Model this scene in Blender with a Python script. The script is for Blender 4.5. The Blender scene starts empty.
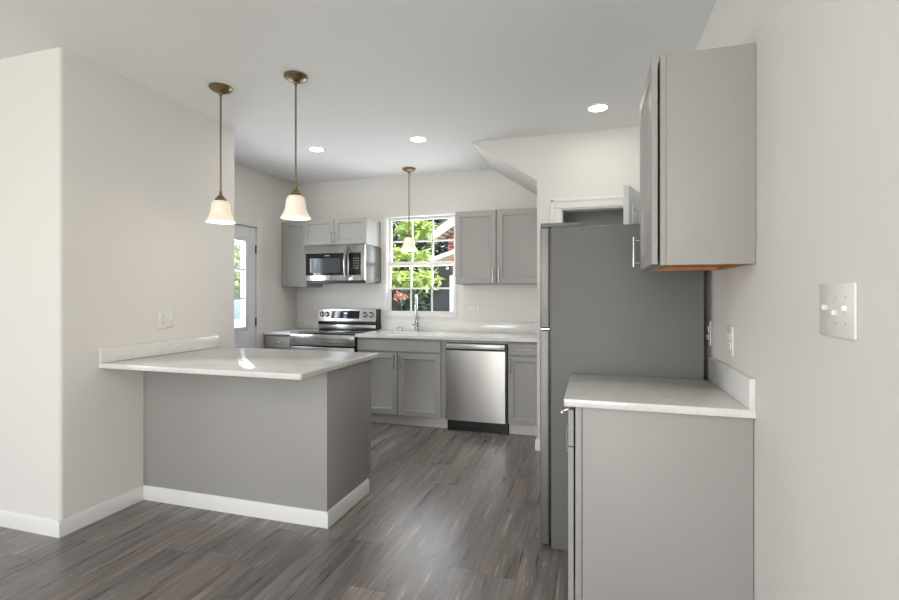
import bpy, bmesh, math, random
from mathutils import Vector, Matrix
PI = math.pi
SC = bpy.context.scene
COL = SC.collection

# ------------------------------------------------------------------ camera
cam_d = bpy.data.cameras.new('camera')
cam = bpy.data.objects.new('camera', cam_d); COL.objects.link(cam)
cam_d.sensor_width = 36.0; cam_d.sensor_fit = 'HORIZONTAL'
cam_d.lens = 477.25 * 36.0 / 899.0
cam_d.shift_y = -(300 - 294.89) / 899.0
cam_d.clip_start = 0.03; cam_d.clip_end = 300
cam.location = (0, 0, 1.3145)
cam.rotation_euler = (PI / 2, 0, 0.2892)
SC.camera = cam

# ------------------------------------------------------------------ world, sun, daylight, exposure
world = bpy.data.worlds.new('world'); SC.world = world
world.use_nodes = True
wn = world.node_tree.nodes; wl = world.node_tree.links
wn.clear()
wo = wn.new('ShaderNodeOutputWorld'); wb = wn.new('ShaderNodeBackground'); ws = wn.new('ShaderNodeTexSky')
ws.sky_type = 'NISHITA'; ws.sun_disc = False
ws.sun_elevation = math.radians(50); ws.sun_rotation = math.radians(120)
ws.air_density = 1.0; ws.dust_density = 2.5
wb.inputs['Strength'].default_value = 0.35
wl.new(ws.outputs[0], wb.inputs[0]); wl.new(wb.outputs[0], wo.inputs[0])

sd = bpy.data.lights.new('sun', 'SUN'); sd.energy = 7.0; sd.angle = math.radians(1.0); sd.color = (1, .96, .88)
sun = bpy.data.objects.new('sun', sd); COL.objects.link(sun)
sun.rotation_euler = Vector((-0.55, 0.62, -0.9)).to_track_quat('-Z', 'Y').to_euler()

def area(name, loc, aim, sx, sy, power, color=(1, 1, 1)):
    d = bpy.data.lights.new(name, 'AREA'); d.shape = 'RECTANGLE'; d.size = sx; d.size_y = sy
    d.energy = power; d.color = color
    o = bpy.data.objects.new(name, d); COL.objects.link(o); o.location = loc
    o.rotation_euler = Vector(aim).to_track_quat('-Z', 'Y').to_euler()
    return o
# daylight entering by the living-room windows behind the camera and by the kitchen window and door
area('daylight_rear_window', (-3.9, -3.42, 1.45), (0, 1, .45), 1.9, 1.6, 6, (1, .99, .975))
area('daylight_rear_door', (-1.0, -3.42, 1.2), (.12, 1, .85), 1.8, 2.0, 125, (1, .99, .975))
area('daylight_side_window', (-6.12, -0.9, 1.45), (1, -.1, .35), 1.9, 1.6, 42, (.97, .985, 1))
area('daylight_kitchen_window', (-1.85, 5.16, 1.64), (0, -1, .35), .72, 1.0, 14, (.95, .98, 1))
area('daylight_kitchen_door', (-3.56, 3.88, 1.43), (1, 0, -.12), .50, .85, 17, (.80, .90, 1))

# unseen fill lamp without a fixture, added above and behind the viewpoint
dl = bpy.data.lights.new('added_fill_lamp', 'AREA'); dl.shape = 'DISK'; dl.size = .16; dl.energy = 16; dl.color = (1, .95, .89)
dlo = bpy.data.objects.new('added_fill_lamp', dl); COL.objects.link(dlo); dlo.location = (-1.0, -.5, 2.64)

SC.view_settings.view_transform = 'Standard'
SC.view_settings.look = 'None'
SC.view_settings.exposure = 0.18
SC.view_settings.gamma = 1.0
SC.view_settings.use_curve_mapping = False

# ------------------------------------------------------------------ materials
def lin(c):
    return tuple(((v / 255) / 12.92 if v / 255 <= .04045 else ((v / 255 + .055) / 1.055) ** 2.4) for v in c) + (1,)

class NT:
    def __init__(s, name):
        s.m = bpy.data.materials.new(name); s.m.use_nodes = True
        s.n = s.m.node_tree.nodes; s.l = s.m.node_tree.links
        s.p = s.n['Principled BSDF']; s.out = s.n['Material Output']
    def add(s, t, **kw):
        n = s.n.new(t)
        for k, v in kw.items(): setattr(n, k, v)
        return n
    def link(s, a, b): s.l.new(a, b)
    def coord(s, scale=(1, 1, 1)):
        tc = s.add('ShaderNodeTexCoord'); mp = s.add('ShaderNodeMapping')
        mp.inputs['Scale'].default_value = scale
        s.link(tc.outputs['Object'], mp.inputs['Vector'])
        return mp.outputs[0]
    def noise(s, vec, scale, detail=4, rough=.5):
        n = s.add('ShaderNodeTexNoise'); n.inputs['Scale'].default_value = scale
        n.inputs['Detail'].default_value = detail; n.inputs['Roughness'].default_value = rough
        s.link(vec, n.inputs['Vector']); return n.outputs['Fac']
    def ramp(s, fac, stops):
        r = s.add('ShaderNodeValToRGB'); e = r.color_ramp.elements
        while len(e) < len(stops): e.new(.5)
        for el, (p, c) in zip(e, stops): el.position = p; el.color = c
        s.link(fac, r.inputs[0]); return r.outputs[0]
    def bump(s, h, strength, dist=.01):
        b = s.add('ShaderNodeBump'); b.inputs['Strength'].default_value = strength; b.inputs['Distance'].default_value = dist
        s.link(h, b.inputs['Height']); s.link(b.outputs[0], s.p.inputs['Normal'])
    def math(s, op, a, b=None):
        n = s.add('ShaderNodeMath', operation=op)
        for i, v in enumerate((a, b)):
            if v is None: continue
            if isinstance(v, (int, float)): n.inputs[i].default_value = v
            else: s.link(v, n.inputs[i])
        return n.outputs[0]
    def mix(s, fac, a, b, mode='MIX'):
        n = s.add('ShaderNodeMix', data_type='RGBA', blend_type=mode)
        for sock, v in ((n.inputs[0], fac), (n.inputs[6], a), (n.inputs[7], b)):
            if isinstance(v, (int, float)): sock.default_value = v
            elif isinstance(v, tuple): sock.default_value = v
            else: s.link(v, sock)
        return n.outputs[2]

def plain(name, c, rough=.5, metal=0, var=.03, nscale=30, bump=0, spec=.5, coat=0):
    t = NT(name); col = lin(c)
    v = t.coord(); f = t.noise(v, nscale, 3)
    lo = tuple(max(0, x * (1 - var)) for x in col[:3]) + (1,); hi = tuple(min(1, x * (1 + var)) for x in col[:3]) + (1,)
    t.link(t.ramp(f, [(.3, lo), (.7, hi)]), t.p.inputs['Base Color'])
    t.p.inputs['Roughness'].default_value = rough; t.p.inputs['Metallic'].default_value = metal
    t.p.inputs['Specular IOR Level'].default_value = spec; t.p.inputs['Coat Weight'].default_value = coat
    if bump: t.bump(t.noise(v, nscale * 6, 3), bump, .002)
    return t.m

def steel(name, c, rough=.24, axis='x', streak=.04):
    t = NT(name); col = lin(c)
    sc = {'x': (2, 90, 260), 'z': (260, 90, 2)}[axis]
    f = t.noise(t.coord(sc), 1.0, 3)
    lo = tuple(x * (1 - streak) for x in col[:3]) + (1,); hi = tuple(min(1, x * (1 + streak)) for x in col[:3]) + (1,)
    t.link(t.ramp(f, [(.3, lo), (.7, hi)]), t.p.inputs['Base Color'])
    t.link(t.math('MULTIPLY_ADD', f, .06), t.p.inputs['Roughness'])
    t.n[-1].inputs[2].default_value = rough - .05
    t.p.inputs['Metallic'].default_value = 1.0
    return t.m

def emit(name, c, s):
    t = NT(name)
    t.p.inputs['Base Color'].default_value = lin(c); t.p.inputs['Emission Color'].default_value = lin(c)
    t.p.inputs['Emission Strength'].default_value = s
    return t.m

def floor_mat():
    t = NT('wood_plank_floor')
    tc = t.add('ShaderNodeTexCoord'); sp = t.add('ShaderNodeSeparateXYZ'); t.link(tc.outputs['Object'], sp.inputs[0])
    W, L = .178, 1.22
    xs = t.math('DIVIDE', sp.outputs[0], W); row = t.math('FLOOR', xs); fx = t.math('FRACT', xs)
    wn1 = t.add('ShaderNodeTexWhiteNoise', noise_dimensions='1D'); t.link(row, wn1.inputs['W'])
    ys = t.math('ADD', t.math('DIVIDE', sp.outputs[1], L), t.math('MULTIPLY', wn1.outputs['Value'], 7.3))
    pid = t.math('FLOOR', ys); fy = t.math('FRACT', ys)
    cb = t.add('ShaderNodeCombineXYZ'); t.link(row, cb.inputs[0]); t.link(pid, cb.inputs[1])
    wn2 = t.add('ShaderNodeTexWhiteNoise', noise_dimensions='3D'); t.link(cb.outputs[0], wn2.inputs['Vector'])
    rnd = wn2.outputs['Value']
    base = t.ramp(rnd, [(0, lin((116, 111, 109))), (.35, lin((130, 121, 116))), (.65, lin((124, 120, 120))), (1, lin((131, 121, 115)))])
    # grain, shifted per plank
    gv = t.add('ShaderNodeCombineXYZ')
    t.link(t.math('MULTIPLY_ADD', rnd, 37.0), gv.inputs[2])
    t.link(t.math('MULTIPLY', sp.outputs[0], 26.0), gv.inputs[0]); t.link(t.math('MULTIPLY', sp.outputs[1], 1.5), gv.inputs[1])
    g1 = t.noise(gv.outputs[0], 1.0, 8, .65)
    g = t.ramp(g1, [(.28, (.60, .60, .62, 1)), (.44, (.88, .88, .88, 1)), (.56, (1.08, 1.07, 1.06, 1)), (.68, (1.75, 1.76, 1.80, 1))])
    gv2 = t.add('ShaderNodeCombineXYZ')
    t.link(t.math('MULTIPLY', rnd, 91.0), gv2.inputs[2])
    t.link(t.math('MULTIPLY', sp.outputs[0], 6.0), gv2.inputs[0]); t.link(t.math('MULTIPLY', sp.outputs[1], .9), gv2.inputs[1])
    g2 = t.noise(gv2.outputs[0], 1.0, 5, .6)
    blot = t.ramp(g2, [(.3, (.62, .62, .63, 1)), (.5, (.95, .95, .95, 1)), (.72, (1.34, 1.26, 1.20, 1))])
    c1 = t.mix(1.0, base, g, 'MULTIPLY'); c2 = t.mix(1.0, c1, blot, 'MULTIPLY')
    gv3 = t.add('ShaderNodeCombineXYZ')
    t.link(t.math('MULTIPLY', rnd, 53.0), gv3.inputs[2])
    t.link(t.math('MULTIPLY', sp.outputs[0], 70.0), gv3.inputs[0]); t.link(t.math('MULTIPLY', sp.outputs[1], 5.5), gv3.inputs[1])
    g3 = t.noise(gv3.outputs[0], 1.0, 6, .7)
    c2 = t.mix(1.0, c2, t.ramp(g3, [(.25, (.60, .60, .60, 1)), (.45, (.95, .95, .95, 1)), (.60, (1.0, 1.0, 1.0, 1)), (.64, (1.7, 1.7, 1.75, 1)), (.72, (2.6, 2.6, 2.7, 1))]), 'MULTIPLY')
    ex = t.math('LESS_THAN', t.math('MINIMUM', fx, t.math('SUBTRACT', 1.0, fx)), .008)
    ey = t.math('LESS_THAN', t.math('MINIMUM', fy, t.math('SUBTRACT', 1.0, fy)), .0014)
    edge = t.math('MAXIMUM', ex, ey)
    c3 = t.mix(t.math('MULTIPLY', edge, .4), c2, lin((48, 43, 42)))
    t.link(c3, t.p.inputs['Base Color'])
    t.link(t.math('MULTIPLY_ADD', g1, .22), t.p.inputs['Roughness']); t.n[-1].inputs[2].default_value = .19
    t.p.inputs['Specular IOR Level'].default_value = .5
    t.bump(t.math('SUBTRACT', g1, edge), .12, .003)
    return t.m

def quartz_mat():
    t = NT('white_quartz')
    v = t.coord()
    n1 = t.noise(v, 3.5, 7, .6)
    w = t.add('ShaderNodeTexNoise'); w.inputs['Scale'].default_value = 5.0; w.inputs['Detail'].default_value = 6; w.inputs['Distortion'].default_value = 1.6
    t.link(v, w.inputs['Vector'])
    vein = t.math('ABSOLUTE', t.math('SUBTRACT', w.outputs['Fac'], .5))
    vm = t.ramp(vein, [(0, (.92, .92, .925, 1)), (.012, (.97, .97, .97, 1)), (.035, (1, 1, 1, 1))])
    bc = t.ramp(n1, [(.35, lin((218, 217, 214))), (.65, lin((227, 226, 223)))])
    t.link(t.mix(1.0, bc, vm, 'MULTIPLY'), t.p.inputs['Base Color'])
    t.p.inputs['Roughness'].default_value = .12
    return t.m

def glass_mat(name, tint=(1, 1, 1, 1), refl=.06):
    t = NT(name); t.n.remove(t.p)
    tr = t.add('ShaderNodeBsdfTransparent'); tr.inputs[0].default_value = tint
    gl = t.add('ShaderNodeBsdfGlossy'); gl.inputs['Roughness'].default_value = .01
    fr = t.add('ShaderNodeLayerWeight'); fr.inputs[0].default_value = .5
    fc = t.math('MULTIPLY_ADD', t.math('POWER', fr.outputs['Facing'], 5.0), .6); t.n[-1].inputs[2].default_value = .025
    mx = t.add('ShaderNodeMixShader')
    t.link(fc, mx.inputs[0]); t.link(tr.outputs[0], mx.inputs[1]); t.link(gl.outputs[0], mx.inputs[2])
    t.link(mx.outputs[0], t.out.inputs[0]); return t.m

def leaf_mat(name, a, b, trans=.35):
    t = NT(name); oi = t.add('ShaderNodeNewGeometry')
    t.link(t.ramp(oi.outputs['Random Per Island'], [(0, lin(a)), (1, lin(b))]), t.p.inputs['Base Color'])
    t.p.inputs['Roughness'].default_value = .5
    td = t.add('ShaderNodeBsdfTranslucent'); mx = t.add('ShaderNodeMixShader'); mx.inputs[0].default_value = trans
    td.inputs[0].default_value = lin(b)
    t.link(t.p.outputs[0], mx.inputs[1]); t.link(td.outputs[0], mx.inputs[2]); t.link(mx.outputs[0], t.out.inputs[0])
    return t.m

def brick_mat():
    t = NT('red_brick'); b = t.add('ShaderNodeTexBrick')
    tc = t.add('ShaderNodeTexCoord'); sp = t.add('ShaderNodeSeparateXYZ'); cb = t.add('ShaderNodeCombineXYZ')
    t.link(tc.outputs['Object'], sp.inputs[0])
    t.link(t.math('ADD', sp.outputs[0], sp.outputs[1]), cb.inputs[0]); t.link(sp.outputs[2], cb.inputs[1]); t.link(cb.outputs[0], b.inputs['Vector'])
    b.inputs['Color1'].default_value = lin((170, 82, 64)); b.inputs['Color2'].default_value = lin((140, 60, 50)); b.inputs['Mortar'].default_value = lin((200, 190, 180))
    b.inputs['Scale'].default_value = 1.0; b.inputs['Brick Width'].default_value = .21; b.inputs['Row Height'].default_value = .075; b.inputs['Mortar Size'].default_value = .006
    t.link(b.outputs[0], t.p.inputs['Base Color']); t.p.inputs['Roughness'].default_value = .9
    return t.m

def wood_mat(name, a, b):
    t = NT(name); f = t.noise(t.coord((30, 3, 30)), 1.0, 6, .6)
    t.link(t.ramp(f, [(.3, lin(a)), (.7, lin(b))]), t.p.inputs['Base Color']); t.p.inputs['Roughness'].default_value = .5
    return t.m

WALL = plain('warm_wall_paint', (224, 221, 217), .7, var=.006, nscale=2, bump=.03)
CEIL = plain('ceiling_paint', (237, 237, 236), .8, var=.006, nscale=2, bump=.03)
TRIM = plain('white_trim_paint', (228, 228, 226), .4, var=.005)
CAB = plain('grey_cabinet_paint', (161, 159, 156), .50, var=.008, nscale=3)
CABIN = plain('cabinet_gap_shadow_board', (70, 68, 66), .7)
KICK = plain('pale_toe_kick', (214, 211, 205), .5)
DOORW = plain('door_white_paint', (222, 224, 226), .4, var=.005)
CASE = plain('soft_white_casing', (226, 224, 220), .5, var=.005)
FLOOR = floor_mat(); QZ = quartz_mat()
SS = steel('brushed_stainless', (190, 188, 184), .24, 'x')
SSV = steel('brushed_stainless_vertical', (186, 184, 181), .34, 'z')
SSP = plain('satin_nickel', (190, 188, 184), .25, 1.0, .02)
CHROME = plain('polished_chrome', (178, 177, 175), .16, 1.0, .01)
FRSIDE = plain('fridge_grey_steel_paint', (110, 110, 108), .55, 0, .01, 4)
FRSTEEL = steel('fridge_door_steel', (140, 138, 136), .58, 'z', .02)
BLACK = plain('black_plastic', (18, 18, 19), .35)
BLKGL = plain('black_glass', (14, 15, 17), .05, 0, .01, coat=.3)
MWWIN = plain('microwave_window_mesh', (70, 72, 74), .08, 0, .02)
MWSIDE = plain('microwave_grey_side', (80, 78, 76), .25, 0, .03, spec=.25)
BRASS = plain('aged_brass', (140, 124, 96), .36, 1.0, .10, 18)
ORANGE = wood_mat('raw_orange_wood', (186, 120, 62), (206, 142, 82))
PLASTIC = plain('white_plastic', (228, 227, 224), .35, var=.004)
SLOT = plain('dark_slot', (110, 108, 104), .6)
SCREW = plain('painted_screw', (196, 195, 192), .4)
GREYMARK = plain('grey_print', (150, 152, 154), .5)
GLASS = glass_mat('window_glass')
HINGE = plain('dark_hinge_metal', (95, 92, 88), .4, 1.0)
SINKW = plain('white_sink_enamel', (226, 226, 224), .2)

# ------------------------------------------------------------------ geometry helpers
class B:
    def __init__(s): s.bm = bmesh.new()
    def box(s, x0, x1, y0, y1, z0, z1, bev=0, seg=2):
        mt = Matrix.Translation(((x0 + x1) / 2, (y0 + y1) / 2, (z0 + z1) / 2)) @ Matrix.Diagonal((abs(x1 - x0), abs(y1 - y0), abs(z1 - z0), 1))
        r = bmesh.ops.create_cube(s.bm, size=1, matrix=mt)
        if bev:
            es = list({e for v in r['verts'] for e in v.link_edges})
            bmesh.ops.bevel(s.bm, geom=es, offset=bev, segments=seg, profile=.5, affect='EDGES')
        return s
    def prism(s, poly, axis, a, b, bev=0):
        f = {'x': lambda p, t: (t, p[0], p[1]), 'y': lambda p, t: (p[0], t, p[1]), 'z': lambda p, t: (p[0], p[1], t)}[axis]
        va = [s.bm.verts.new(f(p, a)) for p in poly]; vb = [s.bm.verts.new(f(p, b)) for p in poly]
        n = len(poly); fs = [s.bm.faces.new(va), s.bm.faces.new(vb[::-1])]
        for i in range(n): fs.append(s.bm.faces.new((va[i], va[(i + 1) % n], vb[(i + 1) % n], vb[i])))
        bmesh.ops.recalc_face_normals(s.bm, faces=fs)
        if bev:
            es = list({e for ff in fs[:2] for e in ff.edges})
            bmesh.ops.bevel(s.bm, geom=es, offset=bev, segments=2, profile=.5, affect='EDGES')
        return s
    def lathe(s, prof, c, n=32, axis='z', close=True):
        rings = []
        for r, h in prof:
            ring = []
            for i in range(n):
                a = 2 * PI * i / n; u, w = r * math.cos(a), r * math.sin(a)
                p = {'z': (u, w, h), 'y': (u, h, w), 'x': (h, u, w)}[axis]
                ring.append(s.bm.verts.new((c[0] + p[0], c[1] + p[1], c[2] + p[2])))
            rings.append(ring)
        fs = []
        for a, b in zip(rings, rings[1:]):
            for i in range(n): fs.append(s.bm.faces.new((a[i], a[(i + 1) % n], b[(i + 1) % n], b[i])))
        if close:
            fs.append(s.bm.faces.new(rings[0][::-1])); fs.append(s.bm.faces.new(rings[-1]))
        bmesh.ops.recalc_face_normals(s.bm, faces=fs)
        return s
    def tube(s, pts, r, n=12):
        pts = [Vector(p) for p in pts]; rings = []; prev = None
        for i, p in enumerate(pts):
            d = (pts[min(i + 1, len(pts) - 1)] - pts[max(i - 1, 0)]).normalized()
            u = (prev - d * prev.dot(d)).normalized() if prev is not None else d.orthogonal().normalized()
            prev = u; w = d.cross(u)
            rr = r[i] if isinstance(r, (list, tuple)) else r
            rings.append([s.bm.verts.new(p + u * rr * math.cos(2 * PI * k / n) + w * rr * math.sin(2 * PI * k / n)) for k in range(n)])
        fs = []
        for a, b in zip(rings, rings[1:]):
            for i in range(n): fs.append(s.bm.faces.new((a[i], a[(i + 1) % n], b[(i + 1) % n], b[i])))
        fs.append(s.bm.faces.new(rings[0][::-1])); fs.append(s.bm.faces.new(rings[-1]))
        bmesh.ops.recalc_face_normals(s.bm, faces=fs)
        return s
    def panel(s, a0, a1, b0, b1, front, rings, face='-y', thick=.02):
        # rectangular front built of concentric rings (inset, depth behind the front)
        f = {'-y': lambda a, b, d: (a, front + d, b), '+y': lambda a, b, d: (a, front - d, b),
             '-x': lambda a, b, d: (front + d, a, b), '+x': lambda a, b, d: (front - d, a, b)}[face]
        R = []
        for ins, dep in [(0, thick)] + list(rings):
            R.append([s.bm.verts.new(f(a, b, dep)) for a, b in ((a0 + ins, b0 + ins), (a1 - ins, b0 + ins), (a1 - ins, b1 - ins), (a0 + ins, b1 - ins))])
        fs = [s.bm.faces.new(R[0][::-1]), s.bm.faces.new(R[-1])]
        for p, q in zip(R, R[1:]):
            for i in range(4): fs.append(s.bm.faces.new((p[i], p[(i + 1) % 4], q[(i + 1) % 4], q[i])))
        bmesh.ops.recalc_face_normals(s.bm, faces=fs)
        return s
    def ringframe(s, a0, a1, b0, b1, wd, d0, d1, axis='y', bev=.002):
        # a four-sided frame in the plane normal to axis
        def bx(p0, p1, q0, q1):
            if axis == 'y': s.box(p0, p1, d0, d1, q0, q1, bev)
            else: s.box(d0, d1, p0, p1, q0, q1, bev)
        if not isinstance(wd, tuple): wd = (wd,) * 4      # left, right, bottom, top
        bx(a0, a0 + wd[0], b0, b1); bx(a1 - wd[1], a1, b0, b1)
        bx(a0 + wd[0], a1 - wd[1], b0, b0 + wd[2]); bx(a0 + wd[0], a1 - wd[1], b1 - wd[3], b1)
        return s

def root_loc(o):
    while o.parent: o = o.parent
    return Vector(o.location)

def obj(name, b, mat, parent=None, angle=32):
    me = bpy.data.meshes.new(name); bm = b.bm
    if parent is None:
        xs = [v.co for v in bm.verts]
        org = Vector(((min(v.x for v in xs) + max(v.x for v in xs)) / 2, (min(v.y for v in xs) + max(v.y for v in xs)) / 2, min(v.z for v in xs)))
    else: org = root_loc(parent)
    bmesh.ops.translate(bm, verts=bm.verts, vec=-org)
    bm.to_mesh(me); bm.free()
    me.shade_smooth(); me.set_sharp_from_angle(angle=math.radians(angle))
    me.materials.append(mat)
    o = bpy.data.objects.new(name, me); COL.objects.link(o)
    if parent is None: o.location = org
    else: o.parent = parent
    return o

def thing(name, label, cat, loc, group=None):
    o = bpy.data.objects.new(name, None); COL.objects.link(o); o.empty_display_size = .1
    o.location = loc; o['label'] = label; o['category'] = cat
    if group: o['group'] = group
    return o
def tag(o, label, cat, group=None):
    o['label'] = label; o['category'] = cat
    if group: o['group'] = group
    return o
def struct(name, b=None, mat=None, label=None, loc=(0, 0, 0)):
    if b is None:
        o = bpy.data.objects.new(name, None); COL.objects.link(o); o.location = loc; o.empty_display_size = .1
    else: o = obj(name, b, mat)
    o['kind'] = 'structure'
    o['label'] = label or name.replace('_', ' '); o['category'] = name.split('_')[0]
    return o

# ------------------------------------------------------------------ dimensions
H = 2.663; XR = .548; XL = -2.77; XK = -3.44; YB = 5.04; YW = 1.884; YE = 3.215
YR = -3.5; XF = -6.2; YS = 4.09; XS = -.443

# ------------------------------------------------------------------ structure
struct('floor', B().box(XF - .2, XR + .2, YR - .2, YB + .2, -.12, 0), FLOOR, 'grey brown wood plank floor running through kitchen and living room')
struct('ceiling', B().box(XF - .2, XR + .2, YR - .2, YB + .2, H, H + .15), CEIL, 'flat off-white painted ceiling over the whole room')
struct('wall_right', B().box(XR, XR + .15, YR - .15, YB + .15, 0, H), WALL, 'long warm white wall on the right')
# block between living room and kitchen entry, its kitchen-facing corner bullnosed
blk = B()
def rc(cx, cy, r, a0, a1, n=5): return [(cx + r * math.cos(a0 + (a1 - a0) * i / n), cy + r * math.sin(a0 + (a1 - a0) * i / n)) for i in range(n + 1)]
r_ = .018
poly = [(XF, YW)] + rc(XL - r_, YW + r_, r_, -PI / 2, 0) + rc(XL - r_, YE - r_, r_, 0, PI / 2) + [(XK, YE), (XK, YW + .15), (XF, YW + .15)]
blk.prism(poly, 'z', 0, H)
struct('wall_left', blk, WALL, 'warm white stub wall that the peninsula runs into')
kw = B()    # kitchen left wall with the outside door opening
DY0, DY1, DZ = 3.475, 4.318, 2.045
kw.box(XK - .15, XK, YE - .4, DY0, 0, H); kw.box(XK - .15, XK, DY1, YB + .15, 0, H); kw.box(XK - .15, XK, DY0, DY1, DZ, H)
struct('wall_kitchen_left', kw, WALL, 'white kitchen wall with the outside door')
bw = B()    # back wall with window opening
WX0, WX1, WZ0, WZ1 = -2.285, -1.414, 1.061, 2.221
bw.box(XK, WX0, YB, YB + .15, 0, H); bw.box(WX1, XR, YB, YB + .15, 0, H)
bw.box(WX0, WX1, YB, YB + .15, 0, WZ0); bw.box(WX0, WX1, YB, YB + .15, WZ1, H)
struct('wall_back', bw, WALL, 'white back wall of the kitchen behind sink and range')
rw = B()    # rear wall behind the camera with a window and a patio door opening
rw.box(XF, -4.85, YR - .15, YR, 0, H); rw.box(-2.95, -1.9, YR - .15, YR, 0, H); rw.box(-.1, XR, YR - .15, YR, 0, H)
rw.box(-4.85, -2.95, YR - .15, YR, 0, .65); rw.box(-4.85, -2.95, YR - .15, YR, 2.25, H); rw.box(-1.9, -.1, YR - .15, YR, 2.2, H)
struct('wall_rear', rw, WALL, 'living room wall behind the viewpoint with two openings')
sw = B()
sw.box(XF - .15, XF, YR - .15, -1.85, 0, H); sw.box(XF - .15, XF, .05, YW + .15, 0, H)
sw.box(XF - .15, XF, -1.85, .05, 0, .65); sw.box(XF - .15, XF, -1.85, .05, 2.25, H)
struct('wall_living_side', sw, WALL, 'far left living room wall with a window opening')
# stair wall with doorway, sloping stair underside reaching the back wall
OX0, OX1, OZ = -.244, .444, 2.033
st = B()
st.box(XS, OX0, YS, YS + .11, 0, 2.285); st.box(OX1, XR, YS, YS + .11, 0, 2.285); st.box(OX0, OX1, YS, YS + .11, OZ, 2.285)
st.prism([(XS, 2.285), (-1.02, H), (XR, H), (XR, 2.285)], 'y', YS, YS + .11)
st.prism([(XS, 2.285), (-1.02, H), (-.86, H), (XS + .10, 2.285)], 'y', YS + .11, YB)
st.box(XS, XS + .10, YS + .11, YB, 0, 2.285)
struct('wall_stair', st, WALL, 'white wall with doorway and sloped stair soffit')
# baseboards
def bprof(t=.014, h=.088): return [(0, 0), (t, 0), (t, h - .018), (t - .006, h - .006), (t - .008, h), (0, h)]
bb = B(); bb.prism([(YW - o, z) for o, z in bprof()], 'x', XF, XL + .0135)
bb.prism([(XL + o, z) for o, z in bprof()], 'y', YW - .0135, 2.374)
struct('baseboard_left', bb, TRIM, 'white baseboard wrapping the stub wall')
bb = B(); bb.prism([(XL + o, z) for o, z in bprof()], 'y', 3.0, YE + .0135); bb.prism([(YE + o, z) for o, z in bprof()], 'x', XK, XL + .0135)
struct('baseboard_entry', bb, TRIM, 'white baseboard behind the peninsula')
bb = B(); bb.prism([(YS - o, z) for o, z in bprof()], 'x', XS - .0135, OX0 - .085); bb.prism([(XS - o, z) for o, z in bprof()], 'y', YS - .0135, 4.38)
struct('baseboard_stair', bb, TRIM, 'short white baseboard beside the fridge')
bb = B(); bb.prism([(XR - o, z) for o, z in bprof()], 'y', YR, 1.905)
struct('baseboard_right', bb, TRIM, 'white baseboard along the right wall')

# kitchen window: frame, two sashes with 3 x 2 grilles, panes
win = struct('window_1', label='white double hung kitchen window over the sink', loc=((WX0 + WX1) / 2, YB, WZ0))
b = B(); b.ringframe(WX0, WX1, WZ0, WZ1, (.040, .026, .040, .022), YB - .010, YB + .13, 'y', .003)
obj('window_frame', b, TRIM, win)
def sash(x0, x1, z0, z1, y, fr, name):
    b = B(); b.ringframe(x0, x1, z0, z1, fr, y, y + .032, 'y', .003)
    gx0, gx1, gz0, gz1 = x0 + fr[0], x1 - fr[1], z0 + fr[2], z1 - fr[3]
    for k in (1, 2):
        x = gx0 + (gx1 - gx0) * k / 3; b.box(x - .009, x + .009, y + .006, y + .026, gz0, gz1)
    z = (gz0 + gz1) / 2; b.box(gx0, gx1, y + .006, y + .026, z - .009, z + .009)
    s = obj(name, b, TRIM, win)
    obj('window_pane', B().box(gx0, gx1, y + .014, y + .018, gz0, gz1), GLASS, s)
sash(WX0 + .040, WX1 - .026, 1.64, WZ1 - .022, YB + .055, (.030, .025, .045, .030), 'upper_sash')
sash(WX0 + .040, WX1 - .026, WZ0 + .040, 1.69, YB + .020, (.030, .025, .030, .045), 'lower_sash')

# outside door with a glazed panel
dr = struct('door_1', label='white outside door with divided glass panel left of the kitchen', loc=(XK, (DY0 + DY1) / 2, 0))
b = B()
for p in ((DY0 - .075, DY0 + .012), (DY1 - .012, DY1 + .075)): b.box(XK, XK + .016, p[0], p[1], 0, DZ + .06, .003)
b.box(XK, XK + .016, DY0 + .012, DY1 - .012, DZ - .012, DZ + .06, .003)
b.box(XK - .15, XK, DY0, DY0 + .014, 0, DZ); b.box(XK - .15, XK, DY1 - .014, DY1, 0, DZ); b.box(XK - .15, XK, DY0 + .014, DY1 - .014, DZ - .014, DZ)
obj('door_casing', b, CASE, dr)
b = B(); GY0, GY1, GZ0, GZ1 = 3.63, 4.150, .975, 1.88
L0, L1 = DY0 + .017, DY1 - .017
xd0, xd1 = XK - .050, XK - .008
b.box(xd0, xd1, L0, GY0, .012, 2.027); b.box(xd0, xd1, GY1, L1, .012, 2.027); b.box(xd0, xd1, GY0, GY1, .012, GZ0); b.box(xd0, xd1, GY0, GY1, GZ1, 2.027)
leaf = obj('door_leaf', b, DOORW, dr)
b = B(); b.ringframe(GY0 - .028, GY1 + .028, GZ0 - .028, GZ1 + .028, .038, xd0 - .008, xd1 + .010, 'x', .005)
for k in (1, 2):
    z = GZ0 + (GZ1 - GZ0) * k / 3; b.box(xd0 + .004, xd1 - .004, GY0, GY1, z - .009, z + .009)
    y = GY0 + (GY1 - GY0) * k / 3; b.box(xd0 + .004, xd1 - .004, y - .009, y + .009, GZ0, GZ1)
obj('glazing_frame', b, DOORW, leaf)
obj('window_pane', B().box(xd0 + .018, xd0 + .022, GY0, GY1, GZ0, GZ1), GLASS, leaf)
b = B()
for z0, z1 in ((.2, .8),):
    for y0, y1 in ((L0 + .12, (L0 + L1) / 2 - .05), ((L0 + L1) / 2 + .05, L1 - .12)):
        b.panel(y0, y1, z0, z1, xd1 + .006, [(0, .006), (.006, 0), (.02, .004), (.04, 0)], '+x', .012)
obj('raised_panel', b, DOORW, leaf)
for z in (1.80, 1.025, .25):
    obj('hinge', B().box(XK - .010, XK + .006, L1 - .004, L1 + .020, z - .045, z + .045, .003), HINGE, dr)
b = B(); b.lathe([(.026, 0), (.026, .008), (.011, .012), (.011, .04), (.027, .05), (.03, .065), (.02, .078), (.004, .08)], (xd1, L0 + .065, .95), 20, 'x')
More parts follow.
